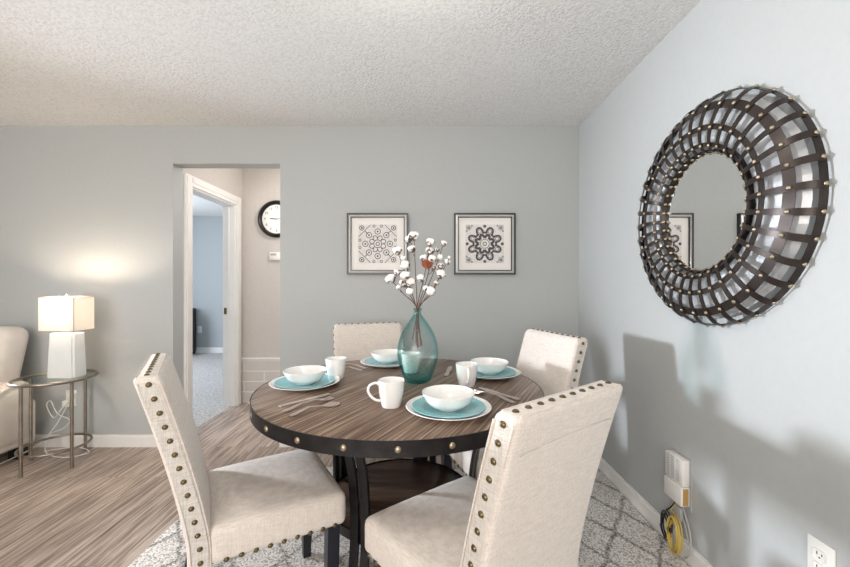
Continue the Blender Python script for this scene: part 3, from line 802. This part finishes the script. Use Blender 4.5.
# ------------------------------------------------------------ network box and its cables on the right wall
t = thing('network_box', 'white louvred network terminal box low on the right wall above coiled yellow cable', 'network box', (WX, 1.735, .255), -PI/2)
bm = new(); b2(bm, -.060,.060,-.040,-.004,.088,.205,bev=.006); b2(bm,-.060,.060,-.046,-.004,0,.086,bev=.006); obj('housing', bm, 'plastic', t)
bm = new(); b2(bm, -.066,.066,-.004,0,-.02,.210); obj('back_plate', bm, 'grey_cable', t)
bm = new()
for c in (-.036,-.004,.032):
    for k in range(13): b2(bm, c-.011, c+.011, -.0408, -.0398, .100+.0078*k, .1032+.0078*k)
obj('vent_slot', bm, 'grey_cable', t)
bm = new(); b2(bm, .0598,.0612,-.036,-.012,.006,.080); obj('side_label', bm, 'wood_tab', t)
random.seed(11)
def coil(bm, c, R, n, r, tilt, jit):
    pts = []
    for i in range(n*20):
        a = 2*PI*i/20; rr = R*(1+jit*math.sin(a*.37+1)); pts.append((c[0]+tilt*math.cos(a)*.3-.0035*(i/20), c[1]+rr*.62*math.cos(a), c[2]+rr*math.sin(a)+.004*math.sin(i*.21)))
    return pts
bm = new(); p = [(WX-.020,1.735,.262),(WX-.022,1.755,.22),(WX-.032,1.765,.19)]
tube(bm, smoothpts(p,6)+coil(bm,(WX-.036,1.715,.110),.072,7,.002,.02,.12)[5:], .0026, 6)
tag(obj('yellow_cable', bm, 'yellow'), 'yellow cable coiled below the white network box on the right wall', 'cable')
bm = new(); tube(bm, smoothpts([(WX-.018,1.74,.255),(WX-.025,1.765,.21),(WX-.03,1.80,.17)],5)+coil(bm,(WX-.03,1.79,.105),.055,5,.002,.01,.15)[4:], .0034, 6)
tag(obj('black_cable', bm, 'black'), 'black cable coiled behind the yellow one below the network box', 'cable')
bm = new(); 
tube(bm, smoothpts([(WX-.015,1.715,.255),(WX-.014,1.69,.21),(WX-.018,1.655,.15),(WX-.026,1.64,.09),(WX-.03,1.655,.05),(WX-.024,1.68,.033)],6), .004, 6)
tube(bm, smoothpts([(WX-.012,1.725,.255),(WX-.010,1.72,.2),(WX-.020,1.68,.16),(WX-.02,1.66,.10)],6), .003, 6)
box(bm, (WX-.016,1.735,.20), (.016,.05,.06), bev=.004)
tag(obj('grey_cable', bm, 'grey_cable'), 'grey cable and adapter hanging from the network box to the baseboard', 'cable')

# ------------------------------------------------------------ side table, lamp
SX, SY, SZ, SR = -2.555, 2.635, .60, .218
t = thing('side_table', 'round glass-topped side table with bronze tube frame beside the cream sofa', 'side table', (SX,SY,0))
circ = lambda R, z, n=56: [(R*math.cos(2*PI*i/n), R*math.sin(2*PI*i/n), z) for i in range(n)]
bm = new(); tube(bm, circ(SR, SZ-.012), .011, 10, closed=True); obj('top_rim', bm, 'pewter', t)
bm = new(); lathe(bm, [(0,SZ-.010),(SR-.009,SZ-.010),(SR-.009,SZ-.003),(0,SZ-.003)], 56); obj('glass_top', bm, 'clear', t)
bm = new(); tube(bm, circ(SR-.03, .125), .008, 10, closed=True); obj('lower_ring', bm, 'pewter', t)
for a in (262, 337, 82, 172):
    a = math.radians(a); r = .202; bm = new(); tube(bm, [(r*math.cos(a), r*math.sin(a), SZ-.02),(r*math.cos(a), r*math.sin(a), 0)], .0105, 10); obj('leg', bm, 'pewter', t)
LXc, LYc = -2.475, 2.635
t = thing('table_lamp', 'white ceramic table lamp with a glowing rectangular cloth shade on the glass side table', 'lamp', (LXc, LYc, SZ-.0025))
bm = new()
prof = [(0,.116,.060),(.012,.118,.062),(.10,.114,.060),(.20,.110,.057),(.27,.107,.055),(.300,.106,.054)]
rows = []
for z, hx, hy in prof:
    rows.append([bm.verts.new((hx*sx*(.985 if 0 else 1), hy*sy, z)) for sx, sy in ((-1,-1),(1,-1),(1,1),(-1,1))])
for a, b in zip(rows, rows[1:]):
    for k in range(4): bm.faces.new((a[k],a[(k+1)%4],b[(k+1)%4],b[k]))
bm.faces.new(rows[0][::-1]); bm.faces.new(rows[-1])
bmesh.ops.scale(bm, vec=(.80,.9,1), verts=bm.verts)
bmesh.ops.bevel(bm, geom=[e for e in bm.edges if abs((e.verts[0].co-e.verts[1].co).z) > .005], offset=.012, segments=3, affect='EDGES')
obj('base', bm, 'ceramic', t)
bm = new(); tube(bm, [(0,0,.295),(0,0,.36)], .010, 10); tube(bm, [(0,0,.36),(0,0,.395)], .017, 12); obj('socket', bm, 'pewter', t)
bm = new(); ball(bm, (0,0,.415), .020, 3, (1,1,1.2)); obj('bulb', bm, 'glass_bulb' if 'glass_bulb' in M else 'bulb', t)
Wx, Wy, z0, z1 = .119, .080, .322, .550
bm = new()
for sx in (-1,1): b2(bm, sx*Wx-.001, sx*Wx+.001, -Wy, Wy, z0, z1)
for sy in (-1,1): b2(bm, -Wx, Wx, sy*Wy-.001, sy*Wy+.001, z0, z1)
sh = obj('lamp_shade', bm, 'shade', t, smooth=False)
bm = new()
for z in (z0, z1):
    tube(bm, [(-Wx,-Wy,z),(Wx,-Wy,z),(Wx,Wy,z),(-Wx,Wy,z)], .0022, 6, closed=True)
for sx in (-1,1):
    for sy in (-1,1): tube(bm, [(sx*Wx,sy*Wy,z0),(sx*Wx,sy*Wy,z1)], .002, 6)
obj('shade_trim', bm, 'seam', sh)
bm = new(); tube(bm, [(-Wx,0,z1-.012),(Wx,0,z1-.012)], .002, 6); tube(bm, [(0,0,.395),(.032,0,.42),(.034,0,.48),(0,0,z1-.012),(-.034,0,.48),(-.032,0,.42),(0,0,.395)], .0016, 6); tube(bm, [(0,0,z1-.012),(0,0,z1+.02)], .006, 8); obj('harp', bm, 'pewter', t)
# cords
bm = new()
box(bm, (-2.665,BY-.022,.392), (.032,.026,.03), bev=.004); box(bm, (-2.70,BY-.026,.335), (.05,.034,.045), bev=.005)
tube(bm, smoothpts([(-2.70,BY-.03,.31),(-2.74,BY-.06,.20),(-2.78,BY-.10,.10),(-2.72,BY-.16,.02),(-2.55,BY-.20,.008),(-2.45,BY-.12,.008),(-2.60,BY-.06,.02),(-2.80,BY-.10,.008)],8), .0035, 6)
tube(bm, smoothpts([(-2.665,BY-.034,.385),(-2.70,BY-.08,.30),(-2.77,BY-.06,.24),(-2.82,BY-.06,.33),(-2.80,BY-.05,.36),(-2.74,BY-.06,.27),(-2.66,BY-.05,.22),(-2.70,BY-.05,.16),(-2.79,BY-.07,.12),(-2.84,BY-.12,.05),(-2.90,BY-.3,.008)],8), .003, 6)
tag(obj('power_cord', bm, 'plastic'), 'tangled white power cords and plug adapters on the back wall under the side table', 'power cord')

# ------------------------------------------------------------ sofa
t = thing('sofa', 'cream upholstered sofa with padded arm at the left edge of the photo', 'sofa', (-3.685, 2.40, 0))
XR = .86
def puffy(bm, x0,x1,y0,y1,z0,z1,bev=.07,amp=.02):
    vs = b2(bm, x0,x1,y0,y1,z0,z1,bev=bev,seg=5)
puff = lambda name, *a, **k: (lambda bm: (puffy(bm,*a,**k), obj(name, bm, 'leather', t))[1])(new())
puff('body', -XR+.02, XR-.02, -.42, .40, .085, .40, bev=.03)
for s in (-1,1):
    bm = new(); x = s*(XR-.10)
    prof = smoothpts([(0,-.47,.10),(0,-.50,.30),(0,-.47,.47),(0,-.36,.55),(0,-.1,.565),(0,.18,.555),(0,.36,.50)],6)
    rows = []
    for p in prof: pass
    b2(bm, x-.10, x+.10, -.46, .36, .10, .56, bev=.085, seg=6)
    for v in bm.verts:
        if (v.co.x-x)*s > 0 and v.co.z > .36: v.co.x += s*.032
    a = obj('arm', bm, 'leather', t)
    bm = new(); tube(bm, smoothpts([(x+s*.1005,.34,.41),(x+s*.1005,0,.40),(x+s*.1005,-.38,.38)],6), .003, 6); obj('seam', bm, 'seam', a)
for s in (-1,1):
    x0, x1 = sorted((s*.01, s*(XR-.20)))
    puff('seat_cushion', x0, x1, -.47, .15, .34, .50, bev=.06)
    bm = new(); b2(bm, min(s*.01,s*(XR-.07)), max(s*.01,s*(XR-.07)), .10, .36, .44, .93, bev=.09, seg=6)
    for v in bm.verts: v.co.y += (v.co.z-.5)*.22
    b = obj('back_cushion', bm, 'leather', t)
    bm = new()
    for xx in (s*.20, s*.62): tube(bm, smoothpts([(xx,.092+(z-.5)*.22-.0,z) for z in (.52,.62,.72,.82,.86)],4), .004, 6)
    tube(bm, [(s*.10,.096+.045,.70),(s*.78,.096+.045,.70)], .004, 6)
    obj('seam', bm, 'seam', b)
for sx in (-1,1):
    for sy in (-.36,.32): obj('foot', BX(sx*(XR-.08)-.035, sx*(XR-.08)+.035, sy-.035, sy+.035, 0, .09), 'black', t)

# ------------------------------------------------------------ clock, thermostat
cx, cz = -1.553, 1.915
t = thing('wall_clock', 'round black-rimmed wall clock on the hall wall beyond the opening', 'clock', (cx, HY, cz))
def RY(bm): bmesh.ops.transform(bm, matrix=Matrix.Rotation(PI/2, 4, 'X'), verts=bm.verts)
bm = new(); lathe(bm, [(.150,0),(.192,0),(.195,.02),(.188,.035),(.172,.045),(.158,.034),(.152,.018)], 56, close=True); RY(bm); obj('rim', bm, 'black_metal', t)
bm = new(); lathe(bm, [(0,0),(.155,0),(.155,.012),(0,.012)], 56); RY(bm); face = obj('dial', bm, 'china', t)
for k in range(1, 13):
    a = PI/2-2*PI*k/12; cu = bpy.data.curves.new('numeral', 'FONT'); cu.body = str(k); cu.size = .036; cu.align_x = 'CENTER'; cu.align_y = 'CENTER'; cu.extrude = .0005
    o = bpy.data.objects.new('numeral', cu); COL.objects.link(o)
    me = bpy.data.meshes.new_from_object(o.evaluated_get(bpy.context.evaluated_depsgraph_get())); bpy.data.objects.remove(o); me.materials.clear(); me.materials.append(M['ink'])
    o = bpy.data.objects.new('numeral', me); COL.objects.link(o); o.parent = face; o.location = (.122*math.cos(a), -.0128, .122*math.sin(a)); o.rotation_euler = (PI/2,0,0)
bm = new(); box(bm, (-.030,-.016,.002), (.075,.002,.008), Matrix.Rotation(.08,4,'Y')); obj('hour_hand', bm, 'black', t)
bm = new(); box(bm, (.045,-.018,.002), (.11,.002,.005), Matrix.Rotation(-.05,4,'Y')); obj('minute_hand', bm, 'black', t)
t = thing('thermostat', 'small white thermostat on the hall wall just below the clock', 'thermostat', (-1.56, HY, 1.525))
bm = new(); box(bm, (0,-.014,0), (.13,.028,.085), bev=.008); obj('case', bm, 'plastic', t)
bm = new(); box(bm, (-.02,-.0285,.018), (.06,.002,.022)); obj('display', bm, 'grey_cable', t)

# ------------------------------------------------------------ ceiling light above, just out of the frame
t = thing('ceiling_light', 'frosted flush ceiling light above the near side of the dining table', 'ceiling light', (-.07, 1.12, CZ))
bm = new(); lathe(bm, [(0,-.018),(.15,-.018),(.155,-.010),(.155,0),(0,0)], 48); obj('canopy', bm, 'plastic', t)
